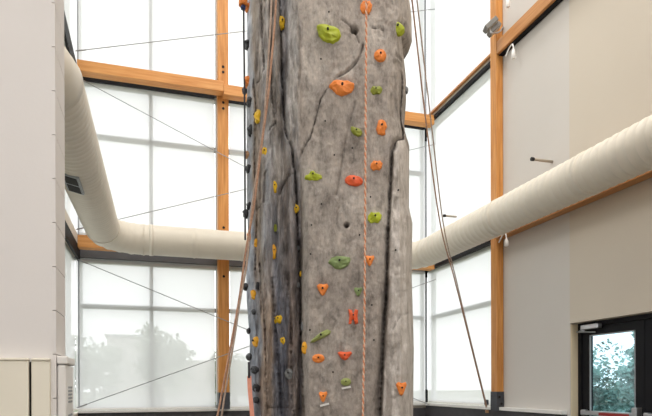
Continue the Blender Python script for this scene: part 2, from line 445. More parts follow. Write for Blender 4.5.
# ------------------------------------------------------------------ air duct
def duct():
    t = thing('air_duct', (1.9, 9.2, 3.39), 'large cream spiral air duct wrapping around the walls of the room', 'duct')
    R, zc = .226, EYE + 2.24
    def arc(cx, cy, r, a0, a1, n):
        return [Vector((cx + r * math.cos(math.radians(a0 + (a1 - a0) * k / n)), cy + r * math.sin(math.radians(a0 + (a1 - a0) * k / n)), zc)) for k in range(n + 1)]
    def line(a, b, step):
        a, b = Vector((a[0], a[1], zc)), Vector((b[0], b[1], zc)); n = max(1, int((b - a).length / step))
        return [a.lerp(b, k / n) for k in range(n + 1)]
    def ribbed(path, name, pitch, every=4):
        bm = bmesh.new()
        tube(bm, path, R, 40, rf=lambda i: R + (.009 if i % every == 0 else 0), caps=True)
        return obj(name, bm, M['duct'], t)
    def spiral(a, b, name, pitch=.1):
        a, b = Vector((a[0], a[1], zc)), Vector((b[0], b[1], zc)); L = (b - a).length; u = (b - a) / L
        P = [(0, R)]; q = .03
        while q < L - .04:
            P += [(q - .009, R), (q - .003, R + .0055), (q + .003, R + .0055), (q + .009, R)]; q += pitch
        P.append((L, R)); bm = bmesh.new()
        tube(bm, [a + u * p[0] for p in P], R, 40, rf=lambda i: P[i][1]); return obj(name, bm, M['duct'], t)
    xa, xb, yb = -.66, 4.43, 9.2
    xe, ye = -.71, 4.6          # near end of the left run
    spiral((xe, ye), (xa, yb - .55), 'duct_run', .085)
    ribbed(line((xa + .55, yb), (xb - .5, yb), .025), 'duct_run', .1, 30)
    spiral((xb, yb - .5), (xb, -3), 'duct_run', .115)
    ribbed(arc(xa + .55, yb - .55, .55, 180, 90, 20), 'elbow', .1, 4)
    ribbed(arc(xb - .5, yb - .5, .5, 90, 0, 20), 'elbow', .1, 4)
    ribbed(arc(xe - .30, ye, .30, 0, -80, 12), 'elbow', .1, 4)
    # seams
    for p in (3.0, 1.6, 5.0, 6.6):
        bm = bmesh.new(); tube(bm, [(xb, p - .03, zc), (xb, p + .03, zc)], R + .009, 40); obj('joint_band', bm, M['duct'], t)
    for p in (.0, 1.55, 2.4):
        bm = bmesh.new(); tube(bm, [(p - .03, yb, zc), (p + .03, yb, zc)], R + .009, 40); obj('joint_band', bm, M['duct'], t)
    bm = bmesh.new(); tube(bm, [(xa, 8.6, zc), (xa, 8.66, zc)], R + .009, 40); obj('joint_band', bm, M['duct'], t)
    # supply grille low on the room side of the left run
    g = None
    bm = bmesh.new()
    a = math.radians(GR_A)
    n = Vector((math.cos(a), 0, math.sin(a))); tt = Vector((-math.sin(a), 0, math.cos(a)))
    c0 = Vector((xa + (xe - xa) * (yb - .55 - GR_Y) / (yb - .55 - ye), GR_Y, zc)) + n * (R + .002)
    def slab(bm, c, hu, hv, th):
        vs = []
        for i in (-1, 1):
            for j in (-1, 1):
                for k in (-1, 1): vs.append(bm.verts.new(c + tt * i * hu + Vector((0, 1, 0)) * j * hv + n * k * th))
        for f in ((0, 1, 3, 2), (4, 6, 7, 5), (0, 4, 5, 1), (2, 3, 7, 6), (0, 2, 6, 4), (1, 5, 7, 3)): bm.faces.new([vs[q] for q in f])
    slab(bm, c0, .08, .24, .012); g = obj('vent_grille', bm, M['grey'], t)
    bm = bmesh.new(); 
    for k in (-1, 1): slab(bm, c0 + Vector((0, .12 * k, 0)) + n * .006, .06, .10, .01)
    obj('grille_slot', bm, M['dark'], g)
GR_A, GR_Y = -103, 6.2
duct()

# duct bracket rods sticking out of the wall
for (yy, zz, ln, lab) in ((8.86, 4.27, .22, 'short steel rod sticking out above the duct in front of the side window'),
                          (6.37, 4.29, .30, 'short steel rod sticking out above the duct from the beige wall')):
    t = thing('bracket_rod', (XR, yy, zz), lab, 'rod', 'duct bracket rods')
    bm = bmesh.new(); tube(bm, [(XR - ln, yy, zz), (XR - .002, yy, zz)], .018, 10); obj('rod', bm, M['rodp'], t)
    bm = bmesh.new(); tube(bm, [(XR - ln - .03, yy, zz), (XR - ln + .01, yy, zz)], .024, 10); obj('end_cap', bm, M['dark'], t)

# ------------------------------------------------------------------ small fittings by the right post
def cord_weight(px, py, d, label, h=.13, loop=True):
    p = ray(px, py, d)
    t = thing('cord_weight', p, label, 'cord weight', 'white cord weights by the right-hand post')
    bm = bmesh.new()
    tube(bm, [p + Vector((0, 0, z)) for z in (-h / 2, -h / 2 + .01, 0, h / 2 - .02, h / 2, h / 2 + .02)], .04, 12, rf=lambda i: (.018, .028, .03, .027, .016, .008)[i])
    obj('weight', bm, M['white'], t)
    if loop:
        q = p + Vector((0, 0, h / 2))
        bm = bmesh.new(); tube(bm, crom([q, q + Vector((0, .01, .06)), q + Vector((.01, .05, .10)), q + Vector((.01, .12, .08)), q + Vector((.0, .19, .0))]), .010, 8)
        obj('cord', bm, M['white'], t)
cord_weight(513.5, 54, 8.15, 'white cord weight on a looped cord beside the upper beam joint')
cord_weight(506.5, 243, 8.2, 'white cord weight hanging at the lower beam just under the duct', .10)
cord_weight(508, 3, 8.2, 'white cord weight at the top edge of the photo beside the post', .13, False)

t = thing('flood_light', ray(490, 30, 8.55), 'grey twin-head flood light clamped to the right-hand timber post', 'light fixture')
p0 = ray(497, 27, 8.62); 
bm = bmesh.new(); tube(bm, crom([ray(503, 27, 8.6), ray(499, 32, 8.45), ray(492, 33, 8.4), ray(489, 28, 8.4)]), .012, 8); obj('bracket', bm, M['chrome'], t)
for k, (a, b) in enumerate((((485, 30), (496, 20)), ((489, 34), (499, 25)))):
    A, B = ray(a[0], a[1], 8.40 + .06 * k), ray(b[0], b[1], 8.40 + .06 * k)
    u = (B - A).normalized(); v = u.cross(F).normalized(); bm = bmesh.new()
    vs = [bm.verts.new((A + B) / 2 + u * i * (B - A).length / 2 + v * j * .035 + F * q * .07) for i in (-1, 1) for j in (-1, 1) for q in (-1, 1)]
    for f in ((0, 1, 3, 2), (4, 6, 7, 5), (0, 4, 5, 1), (2, 3, 7, 6), (0, 2, 6, 4), (1, 5, 7, 3)): bm.faces.new([vs[i] for i in f])
    h = obj('lamp_head', bm, M['lamp_grey'], t, .008)
    bm = bmesh.new(); c = (A + B) / 2 + v * (.037 if v.z < 0 else -.037)
    vs = [bm.verts.new(c + u * i * .08 + v * j * .004 + F * q * .05) for i in (-1, 1) for j in (-1, 1) for q in (-1, 1)]
    for f in ((0, 1, 3, 2), (4, 6, 7, 5), (0, 4, 5, 1), (2, 3, 7, 6), (0, 2, 6, 4), (1, 5, 7, 3)): bm.faces.new([vs[i] for i in f])
    obj('lens', bm, M['lens'], h)
# small dark latch on the window beside the shoe
bm = bmesh.new(); bx(bm, 4.99, 5.04, 7.86, 7.92, 1.05, 1.13)
tag(obj('window_latch', bm, M['steel'], bevel=.008), 'small dark latch on the window edge beside the right post base', 'latch')

# ------------------------------------------------------------------ door
def door():
    xf = XR + .13
    o = struct(boxobj('door_frame', (xf - .02, xf + .12, DY0, DY1 - .014, DZ - .055, DZ - .002), M['black'])); o.name = 'door_1'
    bm = bmesh.new()
    bx(bm, xf - .02, xf + .12, DY1 - .07, DY1 - .014, 0.01, DZ - .055); bx(bm, xf - .02, xf + .12, DY0 + .01, DY0 + .07, 0.01, DZ - .055)
    obj('door_jamb', bm, M['black'], o)
    for k, (a, b) in enumerate(((DY1 - .075, 5.03), (5.02, DY0 + .075))):
        y1, y0 = a, b
        bm = bmesh.new(); z1 = DZ - .06
        bx(bm, xf, xf + .05, y0, y0 + .12, .02, z1); bx(bm, xf, xf + .05, y1 - .12, y1, .02, z1)
        bx(bm, xf, xf + .05, y0 + .12, y1 - .12, z1 - .1, z1); bx(bm, xf, xf + .05, y0 + .12, y1 - .12, .02, .27)
        lf = obj('door_leaf', bm, M['black'], o)
        bm = bmesh.new(); bx(bm, xf + .02, xf + .03, y0 + .11, y1 - .11, .26, z1 - .09); obj('pane', bm, M['doorglass'], lf)
        bm = bmesh.new()
        for q in ((y0 + .135, y0 + .12), (y1 - .12, y1 - .135)):
            bx(bm, xf - .004, xf + .01, q[1], q[0], .27, z1 - .1)
        bx(bm, xf - .004, xf + .01, y0 + .12, y1 - .12, z1 - .115, z1 - .1)
        obj('glazing_bead', bm, M['grey'], lf)
        bm = bmesh.new()
        bx(bm, xf - .075, xf - .045, y0 + .06, y1 - .04, .985, 1.04)
        pb = obj('panic_bar', bm, M['chrome'], lf, .006)
        boxobj('red_strip', (xf - .079, xf - .074, y0 + .14, y1 - .35, .99, 1.025), M['red'], pb)
        bm = bmesh.new(); bx(bm, xf - .085, xf, y0 + .03, y0 + .10, .95, 1.10); bx(bm, xf - .06, xf, y1 - .09, y1 - .03, .975, 1.05)
        obj('bar_housing', bm, M['chrome'], lf, .008)
    # closer
    bm = bmesh.new(); bx(bm, xf - .085, xf - .021, DY1 - .42, DY1 - .13, DZ - .095, DZ - .035); c = obj('door_closer', bm, M['chrome'], o, .008)
    bm = bmesh.new(); tube(bm, [(xf - .05, DY1 - .16, DZ - .10), (xf - .10, DY1 - .09, DZ - .115), (xf - .01, DY1 - .30, DZ - .13)], .010, 8); obj('closer_arm', bm, M['chrome'], c)
door()

# ------------------------------------------------------------------ panels by the near wall
def panel(x0, x1, z1, label):
    t = thing('wall_panel', ((x0 + x1) / 2, 3.03, 0), label, 'panel', 'cream panels on the near wall')
    boxobj('board', (x0, x1, 3.012, 3.048, .02, z1), M['cream'], t, .006)
    boxobj('top_cap', (x0, x1, 3.006, 3.048, z1, z1 + .012), M['cream'], t, .004)
panel(-1.4, -.558, 1.475, 'cream board panel at the lower left edge of the photo')
panel(-.547, -.466, 1.475, 'narrow cream board panel right of the dark gap on near wall')
boxobj('gap_shadow_strip', (-.557, -.5475, 3.03, 3.047, .02, 1.47), M['dark'], bpy.data.objects['wall_panel.001'])  # dark strip stands in for the shadow between the panels
t = thing('wall_unit', (-.44, 3.2, .4), 'white boxed wall unit with grey vents on the near wall end', 'wall unit')
boxobj('case', (-.442, -.400, 3.06, 3.33, .55, 1.46), M['white'], t, .012)
boxobj('lid', (-.442, -.392, 3.055, 3.335, 1.462, 1.50), M['white'], t, .006)
for z in (1.27, 1.13, .99):
    bm = bmesh.new()
    for k in range(5): bx(bm, -.401, -.397, 3.13, 3.26, z + .018 * k, z + .018 * k + .010)
    obj('vent', bm, M['grey'], t)

# ------------------------------------------------------------------ fill lamps, added unseen under the ceiling
for (x, y) in FILL_LAMPS:
    t = thing('fill_light', (x, y, LAMP_Z), 'added rectangular fill light, unseen above the hall', 'ceiling light', 'added fill lights')
    bm = bmesh.new(); bx(bm, x - .65, x + .65, y - .35, y + .35, LAMP_Z + .02, LAMP_Z + .10); obj('housing', bm, M['white'], t)
    for q in (-.5, .5):
        bm = bmesh.new(); tube(bm, [(x + q, y, LAMP_Z + .1), (x + q, y, ZC)], .01, 6); obj('hanger', bm, M['chrome'], t)
    ld = bpy.data.lights.new('lamp', 'AREA'); ld.shape = 'RECTANGLE'; ld.size = 1.2; ld.size_y = .6
    ld.energy = LAMP_W; ld.color = (1, .96, .92)
    lo = bpy.data.objects.new('lamp', ld); col.objects.link(lo); lo.location = (0, 0, 0); lo.parent = t

# ------------------------------------------------------------------ outside
struct(boxobj('ground', (-120, 120, YB + T, 160, -.4, -.05), M['grass']))
struct(boxobj('ground_side', (XR + T, 120, -60, YB + T, -.4, -.05), M['grass']))
struct(boxobj('ground_left', (-120, XL - T - 3, -60, YB + T, -.4, -.05), M['grass']))
def tree(x, y, h, r, m_, label, n=1500, conifer=False, seed=1, leaf=.22):
    rnd = random.Random(seed)
    t = thing('tree', (x, y, -.05), label, 'tree', 'trees outside')
    bm = bmesh.new(); tube(bm, [(x, y, -.05), (x, y, h * .5), (x, y, h * .85)], .2, 8, rf=lambda i: (.22, .14, .03)[i]); obj('trunk', bm, M['bark'], t)
    bm = bmesh.new()
    cl = [(rnd.uniform(-.6, .6) * r, rnd.uniform(-.6, .6) * r, rnd.uniform(.3, .9) * h, rnd.uniform(.35, .6) * r) for _ in range(14)]
    for i in range(n):
        if conifer:
            zz = rnd.random() ** 1.3; rr = r * (1 - zz) * (.5 + .5 * rnd.random()) * (1 + .25 * math.sin(zz * 40)); a = rnd.random() * 6.283
            p = Vector((x + rr * math.cos(a), y + rr * math.sin(a), .2 + zz * (h - .2)))
        else:
            c = rnd.choice(cl); v = Vector([rnd.gauss(0, 1) for _ in range(3)]).normalized() * c[3] * rnd.uniform(.6, 1)
            p = Vector((x + c[0], y + c[1], c[2])) + v
        a = Vector([rnd.gauss(0, 1) for _ in range(3)]).normalized(); b = a.orthogonal().normalized(); s = leaf * rnd.uniform(.6, 1.3)
        vs = [bm.verts.new(p + q) for q in (-a * s, b * s * .6, a * s, -b * s * .6)]
        bm.faces.new(vs)
    o = obj('foliage', bm, m_, t, recalc=False)
tree(.6, 42, 5.2, 2.4, M['leafA'], 'hazy leafy tree seen through the bottom far shade, beside the mullion', 1500, seed=3)
tree(-4.2, 46, 4.4, 2.4, M['leafA'], 'hazy leafy tree at the left behind the bottom far shade', 1500, seed=5)
tree(6.5, 47, 4.0, 2.2, M['leafA'], 'hazy leafy tree behind the bottom far shade near the building', 1200, seed=8)
tree(15.2, 18.6, 4.6, 1.9, M['leafB'], 'blue green conifer seen at the left in the door glass', 6500, True, 11, .13)
tree(18.7, 17.8, 5.0, 1.6, M['leafB'], 'blue green conifer seen at the right in the door glass', 7000, True, 12, .13)
tree(13.6, 10.9, 2.4, 1.6, M['leafB'], 'low blue green bush in front of the conifers outside the door', 5000, False, 13, .07)
tree(11.6, 13.6, 2.2, 1.5, M['leafB'], 'low shrub outside the door at the left of the glass', 5000, False, 14, .07)
t = thing('building', (4, 55, -.05), 'low pale building far behind the bottom far shade', 'building')
boxobj('building_wall', (-3.6, 0.2, 52, 58, -.05, 5.6), M['build'], t)
boxobj('building_wing', (0.2, 9.5, 53, 58, -.05, 3.7), M['build'], t)
boxobj('roof', (-3.8, .4, 51.8, 58.2, 5.6, 5.8), M['grey'], t)

# ------------------------------------------------------------------ climbing tower
D0 = 4.2
TR_R = Vector((math.cos(YAW), -math.sin(YAW), 0)); TR_F = Vector((math.sin(YAW), math.cos(YAW), 0))
def interp(y, pts):
    return np.interp(y, [p[1] for p in pts], [p[0] for p in pts])
LEFT = [(248, -400), (248, 0), (248.5, 60), (247.5, 120), (247.5, 200), (248.5, 230), (246.5, 260), (247, 300), (250, 340), (249, 380), (250, 430), (250, 600)]
RIGHT = [(409, -400), (409, -30), (410, 0), (412.5, 20), (413, 44), (411, 50), (404, 55), (405, 62), (407, 80), (407, 100), (405, 125), (406, 136), (410, 145), (409.5, 210), (413, 226), (412, 276), (414, 350), (413, 416), (412, 600)]
# breakpoints of the plan profile: px -> depth behind the front plane (m); at top and bottom of the photo
PROF_T = [(244, .62), (247, .50), (252, .34), (258, .22), (264, .13), (270, .10), (276, .08), (281, .11), (283, .16), (285, .14), (290, .05), (299, .01), (302, 0), (330, -.01), (360, 0), (380, .02), (392, .04), (400, .06), (408, .16), (412, .34), (415, .5)]
PROF_B = [(244, .62), (247, .50), (252, .38), (261, .30), (263, .17), (268, .13), (273, .17), (276, .24), (284, .26), (289, .17), (294, .14), (298, .20), (301, .24), (304, .06), (309, 0), (330, -.01), (360, 0), (378, .01), (386, .05), (392, .0), (400, -.01), (407, .08), (411, .24), (415, .46)]
# grooves: polyline (px,y), width px, depth m, crease shade painted into the colour
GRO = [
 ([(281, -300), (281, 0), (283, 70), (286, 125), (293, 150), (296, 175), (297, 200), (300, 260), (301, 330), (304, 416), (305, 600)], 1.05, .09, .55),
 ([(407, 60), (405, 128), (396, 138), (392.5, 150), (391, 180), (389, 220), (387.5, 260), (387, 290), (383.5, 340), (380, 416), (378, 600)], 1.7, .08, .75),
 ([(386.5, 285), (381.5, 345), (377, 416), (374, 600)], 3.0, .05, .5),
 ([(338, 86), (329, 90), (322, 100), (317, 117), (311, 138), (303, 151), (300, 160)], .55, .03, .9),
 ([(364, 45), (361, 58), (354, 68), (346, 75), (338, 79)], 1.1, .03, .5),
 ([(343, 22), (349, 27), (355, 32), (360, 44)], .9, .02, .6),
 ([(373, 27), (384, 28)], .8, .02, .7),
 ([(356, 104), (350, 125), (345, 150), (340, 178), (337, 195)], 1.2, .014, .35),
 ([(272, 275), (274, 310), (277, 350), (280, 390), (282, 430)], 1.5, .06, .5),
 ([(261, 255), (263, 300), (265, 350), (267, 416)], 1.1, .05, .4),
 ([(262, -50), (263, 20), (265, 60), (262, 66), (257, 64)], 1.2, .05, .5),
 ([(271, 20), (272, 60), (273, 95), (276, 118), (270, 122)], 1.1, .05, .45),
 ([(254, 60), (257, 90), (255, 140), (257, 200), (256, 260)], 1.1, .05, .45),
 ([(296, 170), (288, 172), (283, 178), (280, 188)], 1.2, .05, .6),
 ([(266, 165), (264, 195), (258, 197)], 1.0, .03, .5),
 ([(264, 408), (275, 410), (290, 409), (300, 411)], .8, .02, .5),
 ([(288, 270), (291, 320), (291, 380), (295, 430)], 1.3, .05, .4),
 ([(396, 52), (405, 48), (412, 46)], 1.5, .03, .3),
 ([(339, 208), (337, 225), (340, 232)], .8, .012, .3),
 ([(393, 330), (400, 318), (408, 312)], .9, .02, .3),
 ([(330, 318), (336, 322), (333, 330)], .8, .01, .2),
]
def densify(poly):
    P = []
    for (a, b), (c, d) in zip(poly, poly[1:]):
        n = max(2, int(math.hypot(c - a, d - b) / 1.0))
        for k in range(n): P.append((a + (c - a) * k / n, b + (d - b) * k / n))
    P.append(poly[-1]); return np.array(P)
GROD = [(densify(p), w_, dp, st) for p, w_, dp, st in GRO]
_rng = np.random.RandomState(7)
_tab = _rng.rand(256, 256)
def vnoise(x, y):
    xi = np.floor(x).astype(int); yi = np.floor(y).astype(int); fx = x - xi; fy = y - yi
    fx = fx * fx * (3 - 2 * fx); fy = fy * fy * (3 - 2 * fy)
    t_ = lambda a, b: _tab[a % 256, b % 256]
    return (t_(xi, yi) * (1 - fx) + t_(xi + 1, yi) * fx) * (1 - fy) + (t_(xi, yi + 1) * (1 - fx) + t_(xi + 1, yi + 1) * fx) * fy - .5
def fbm(x, y, n=4, g=.5):
    s = 0; a = 1
    for k in range(n): s = s + a * vnoise(x * 2 ** k + 17 * k, y * 2 ** k + 31 * k); a *= g
    return s
def field(px, y, detail=True):
    """arrays of px and nominal photo row -> depth offset and painted crease shade"""
    px = np.asarray(px, float); y = np.asarray(y, float)
    tb = np.clip((y - 130) / 130, 0, 1); tb = tb * tb * (3 - 2 * tb)
    dT = np.interp(px, [p[0] for p in PROF_T], [p[1] for p in PROF_T])
    dB = np.interp(px, [p[0] for p in PROF_B], [p[1] for p in PROF_B])
    d = dT * (1 - tb) + dB * tb
    # silhouettes move with the row: shift the steep flanks
    st = np.zeros_like(d)
    if detail:
        lf = np.clip((304 - px) / 6, 0, 1)          # rough flank
        d = d + .020 * fbm(px / 22, y / 26, 5) * (1 + .3 * lf)
        d = d + lf * (.075 * fbm(px / 7.0, y / 60 + 5, 4, .6) + .03 * fbm(px / 3.2, y / 16, 3))
        rp = np.clip((px - 384) / 8, 0, 1)
        d = d + rp * .05 * fbm(px / 9, y / 26 + 40, 4)
        d = d + .006 * fbm(px / 3, y / 3.0, 3, .6)
        # bulge upper right with a lip under it
        lip = np.interp(px, [385, 396, 404, 412], [58, 54, 48, 46])
        d = d + .05 * np.clip((px - 388) / 14, 0, 1) * np.clip((y - lip) / 5, 0, 1) * (1 - np.clip((y - 125) / 20, 0, 1))
        # swelling around the curved crack
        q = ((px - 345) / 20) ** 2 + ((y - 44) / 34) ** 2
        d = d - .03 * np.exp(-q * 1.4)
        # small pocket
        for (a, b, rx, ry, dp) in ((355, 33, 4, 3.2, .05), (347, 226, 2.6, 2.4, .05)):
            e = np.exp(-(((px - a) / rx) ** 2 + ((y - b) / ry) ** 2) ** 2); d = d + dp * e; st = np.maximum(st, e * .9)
    for P, w_, dp, s in GROD:
        x0, x1 = P[:, 0].min() - 9, P[:, 0].max() + 9; y0, y1 = P[:, 1].min() - 9, P[:, 1].max() + 9
        msk = (px > x0) & (px < x1) & (y > y0) & (y < y1)
        if not msk.any(): continue
        a, b = px[msk], y[msk]
        if P.shape[0] > 100:
            Q = P[:, 0]; dist = np.full(a.shape, 1e9)
            for k in range(0, P.shape[0], 2): dist = np.minimum(dist, (a - P[k, 0]) ** 2 + ((b - P[k, 1])) ** 2)
        else:
            dist = np.full(a.shape, 1e9)
            for k in range(P.shape[0]): dist = np.minimum(dist, (a - P[k, 0]) ** 2 + (b - P[k, 1]) ** 2)
        dist = np.sqrt(dist) + 1.0 * vnoise(a / 4, b / 4)
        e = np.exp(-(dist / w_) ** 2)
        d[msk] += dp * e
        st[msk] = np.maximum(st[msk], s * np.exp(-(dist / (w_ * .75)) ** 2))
    return d, st

def tower():
    zr = np.concatenate([np.arange(-EYE, -.3, .05), np.arange(-.3, 2.95, .0105), np.arange(2.96, 5.61, .05)])
    NC = 232
    Y = 387 - FPX * zr / D0
    YE = 387 - (387 - Y) * D0 / (D0 + .42)      # the rims stand further back than the face
    L_ = interp(YE, LEFT); R_ = interp(YE, RIGHT)
    tcol = np.linspace(0, 1, NC)
    tcol = tcol + .018 * np.sin(2 * math.pi * tcol) * -1      # a little denser at the rims
    PX = L_[:, None] + (R_ - L_)[:, None] * tcol[None, :]
    YY = np.repeat(Y[:, None], NC, 1)
    # evaluate the profile with rims anchored to the silhouette
    REL = np.where(PX < 270, 247 + (PX - L_[:, None]) * (270 - 247) / (270 - L_[:, None]), PX)
    REL = np.where(PX > 395, 395 + (PX - 395) * (413.0 - 395) / (R_[:, None] - 395), REL)
    d, st = field(REL, YY)
    dd = D0 + d
    u = (PX - 326) / FPX * dd
    nr = len(zr); nb = 26
    verts = []; rows = []
    zz = zr + EYE
    rowlen = NC + nb
    V = np.zeros((nr, rowlen, 3)); S = np.zeros((nr, rowlen, 3))
    for i in range(nr):
        V[i, :NC, 0] = u[i]; V[i, :NC, 1] = dd[i]; V[i, :, 2] = zz[i]
        a = np.linspace(0, math.pi, nb + 2)[1:-1]
        uc, hw = (u[i, -1] + u[i, 0]) / 2, (u[i, -1] - u[i, 0]) / 2
        dl = dd[i, -1] + (dd[i, 0] - dd[i, -1]) * (1 - np.cos(a)) / 2
        n_ = .05 * fbm(a * 3 + 50, np.full_like(a, zz[i] * 1.3), 4) * np.sin(a)
        V[i, NC:, 0] = uc + hw * np.cos(a) * (1 - .0); V[i, NC:, 1] = dl + (.62 + n_) * np.sin(a)
    tb = np.clip((YY - 150) / 120, 0, 1)
    edge = 303 + 4 * fbm(YY / 30, YY / 50, 3)
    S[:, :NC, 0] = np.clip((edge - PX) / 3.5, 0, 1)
    pe = np.interp(YY, [p[1] for p in GRO[1][0]], [p[0] for p in GRO[1][0]])
    S[:, :NC, 1] = np.clip((PX - pe) / 3, 0, 1) * np.clip((YY - 125) / 8, 0, 1) * .8
    # colour bands of the left flank by px and height, darker in the lower hollow and crevice
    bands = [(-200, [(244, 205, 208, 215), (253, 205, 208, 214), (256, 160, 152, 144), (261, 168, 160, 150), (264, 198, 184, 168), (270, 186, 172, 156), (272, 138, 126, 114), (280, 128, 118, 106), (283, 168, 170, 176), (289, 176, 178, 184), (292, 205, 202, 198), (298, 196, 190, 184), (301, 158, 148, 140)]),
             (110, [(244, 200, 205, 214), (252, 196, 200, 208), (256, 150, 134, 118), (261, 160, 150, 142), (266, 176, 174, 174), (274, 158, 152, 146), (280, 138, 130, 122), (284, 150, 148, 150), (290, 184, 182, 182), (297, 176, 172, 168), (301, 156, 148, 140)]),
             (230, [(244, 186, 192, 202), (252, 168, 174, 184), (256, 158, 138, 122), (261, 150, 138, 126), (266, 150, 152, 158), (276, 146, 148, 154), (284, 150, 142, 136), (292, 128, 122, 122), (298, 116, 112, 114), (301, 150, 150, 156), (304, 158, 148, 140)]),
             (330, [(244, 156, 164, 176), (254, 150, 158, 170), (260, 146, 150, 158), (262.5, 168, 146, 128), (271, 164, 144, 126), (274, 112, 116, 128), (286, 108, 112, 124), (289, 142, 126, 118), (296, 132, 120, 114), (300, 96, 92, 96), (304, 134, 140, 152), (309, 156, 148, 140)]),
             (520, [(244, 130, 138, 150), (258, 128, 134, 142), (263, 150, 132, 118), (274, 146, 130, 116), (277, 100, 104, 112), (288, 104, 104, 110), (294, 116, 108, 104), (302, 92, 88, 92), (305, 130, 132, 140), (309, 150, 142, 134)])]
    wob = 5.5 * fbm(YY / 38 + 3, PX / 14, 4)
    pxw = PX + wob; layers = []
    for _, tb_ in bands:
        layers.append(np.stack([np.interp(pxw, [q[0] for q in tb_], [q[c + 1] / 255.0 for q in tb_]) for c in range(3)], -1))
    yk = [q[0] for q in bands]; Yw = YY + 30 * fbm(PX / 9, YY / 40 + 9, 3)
    band_col = np.zeros(PX.shape + (3,))
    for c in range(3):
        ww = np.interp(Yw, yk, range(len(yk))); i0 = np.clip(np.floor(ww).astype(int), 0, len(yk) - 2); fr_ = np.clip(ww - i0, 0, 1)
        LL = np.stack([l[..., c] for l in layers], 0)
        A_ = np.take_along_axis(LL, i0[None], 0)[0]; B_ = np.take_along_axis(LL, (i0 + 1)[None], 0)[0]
        band_col[..., c] = A_ * (1 - fr_) + B_ * fr_
    band_col = np.clip(band_col * (1 + .30 * fbm(PX / 3.0, YY / 16, 4, .6)[..., None]), 0, 1) ** 2.2
    lightrock = np.exp(-(((PX - 281) / 7) ** 2 + ((YY - 158) / 20) ** 2) ** 2) + np.exp(-(((PX - 344) / 11) ** 2 + ((YY - 75) / 5) ** 2) ** 2)
    S[:, :NC, 1] = np.maximum(S[:, :NC, 1], .8 * lightrock)
    S[:, :NC, 1] = np.maximum(S[:, :NC, 1], .35 * np.exp(-((PX - 293 + YY * .0) / 3.5) ** 2) * (YY < 150))
    S[:, :NC, 2] = st  # mask of the shade painted in creases and pockets
    S[:, NC:, 0] = .6
    W = V[..., 0:1] * np.array(TR_R) + V[..., 1:2] * np.array(TR_F); W[..., 2] = V[..., 2]
    base = TR_F * (D0 + .5)
    verts = (W - np.array([base.x, base.y, 0])).reshape(-1, 3)
    faces = []
    for i in range(nr - 1):
        for j in range(rowlen):
            k = (j + 1) % rowlen
            faces.append((i * rowlen + j, i * rowlen + k, (i + 1) * rowlen + k, (i + 1) * rowlen + j))
    faces.append(tuple(range(rowlen))[::-1]); faces.append(tuple((nr - 1) * rowlen + j for j in range(rowlen)))
    me = bpy.data.meshes.new('rock_shell'); me.from_pydata(verts.tolist(), [], faces)
    at = me.color_attributes.new('stain_shade', 'FLOAT_COLOR', 'POINT')
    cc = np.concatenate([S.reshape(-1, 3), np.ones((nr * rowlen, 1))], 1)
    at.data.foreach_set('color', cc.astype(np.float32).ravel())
    at2 = me.color_attributes.new('band_col', 'FLOAT_COLOR', 'POINT')
    PC = np.full((nr, rowlen, 4), .32); PC[..., 3] = 1; PC[:, :NC, :3] = band_col
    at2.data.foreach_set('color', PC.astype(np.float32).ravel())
    me.polygons.foreach_set('use_smooth', [True] * (len(faces) - 2) + [False, False])
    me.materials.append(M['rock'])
    t = thing('climbing_tower', (base.x, base.y, 0), 'tall grey rock-textured indoor climbing tower in the middle of the room', 'climbing tower')
    o = bpy.data.objects.new('rock_shell', me); col.objects.link(o); o.parent = t
    # anchor frame on top (above the photo)
    bm = bmesh.new()
    zt = 5.6 + EYE
    for q in (-.12, .0, .12):
        pass
    return t
TOWER = tower()

def surf(px, y):
    """point and outward normal on the tower face"""
    def pt(a, b):
        be = 387 - (387 - b) * D0 / (D0 + .42)
        L_ = float(interp(be, LEFT)); R_ = float(interp(be, RIGHT))
        rel = a
        if a < 270: rel = 247 + (a - L_) * 23 / (270 - L_)
        if a > 395: rel = 395 + (a - 395) * 18.0 / (R_ - 395)
        d, _ = field(np.array([rel]), np.array([b]), True)
        dd = D0 + float(d[0]); zr_ = (387 - b) * D0 / FPX
        return TR_R * ((a - 326) / FPX * dd) + TR_F * dd + Vector((0, 0, zr_ + EYE))
    yb = y
    # iterate so that the point, seen from the camera, falls on row y (roll and depth)
    for _ in range(3):
        p = pt(px, yb); q = p - Vector((0, 0, EYE)); dep = q.dot(F)
        yb += (387 - 387 + y - (387 - FPX * q.dot(CU) / dep))
    p = pt(px, yb); e = 3.0
    L3, R3 = px - e, px + e
    ps = [pt(L3, yb), pt(R3, yb), pt(px, yb - e), pt(px, yb + e)]
    n = (ps[1] - ps[0]).cross(ps[3] - ps[2]).normalized()
    if n.dot(TR_F) > 0: n = -n
    return p, n

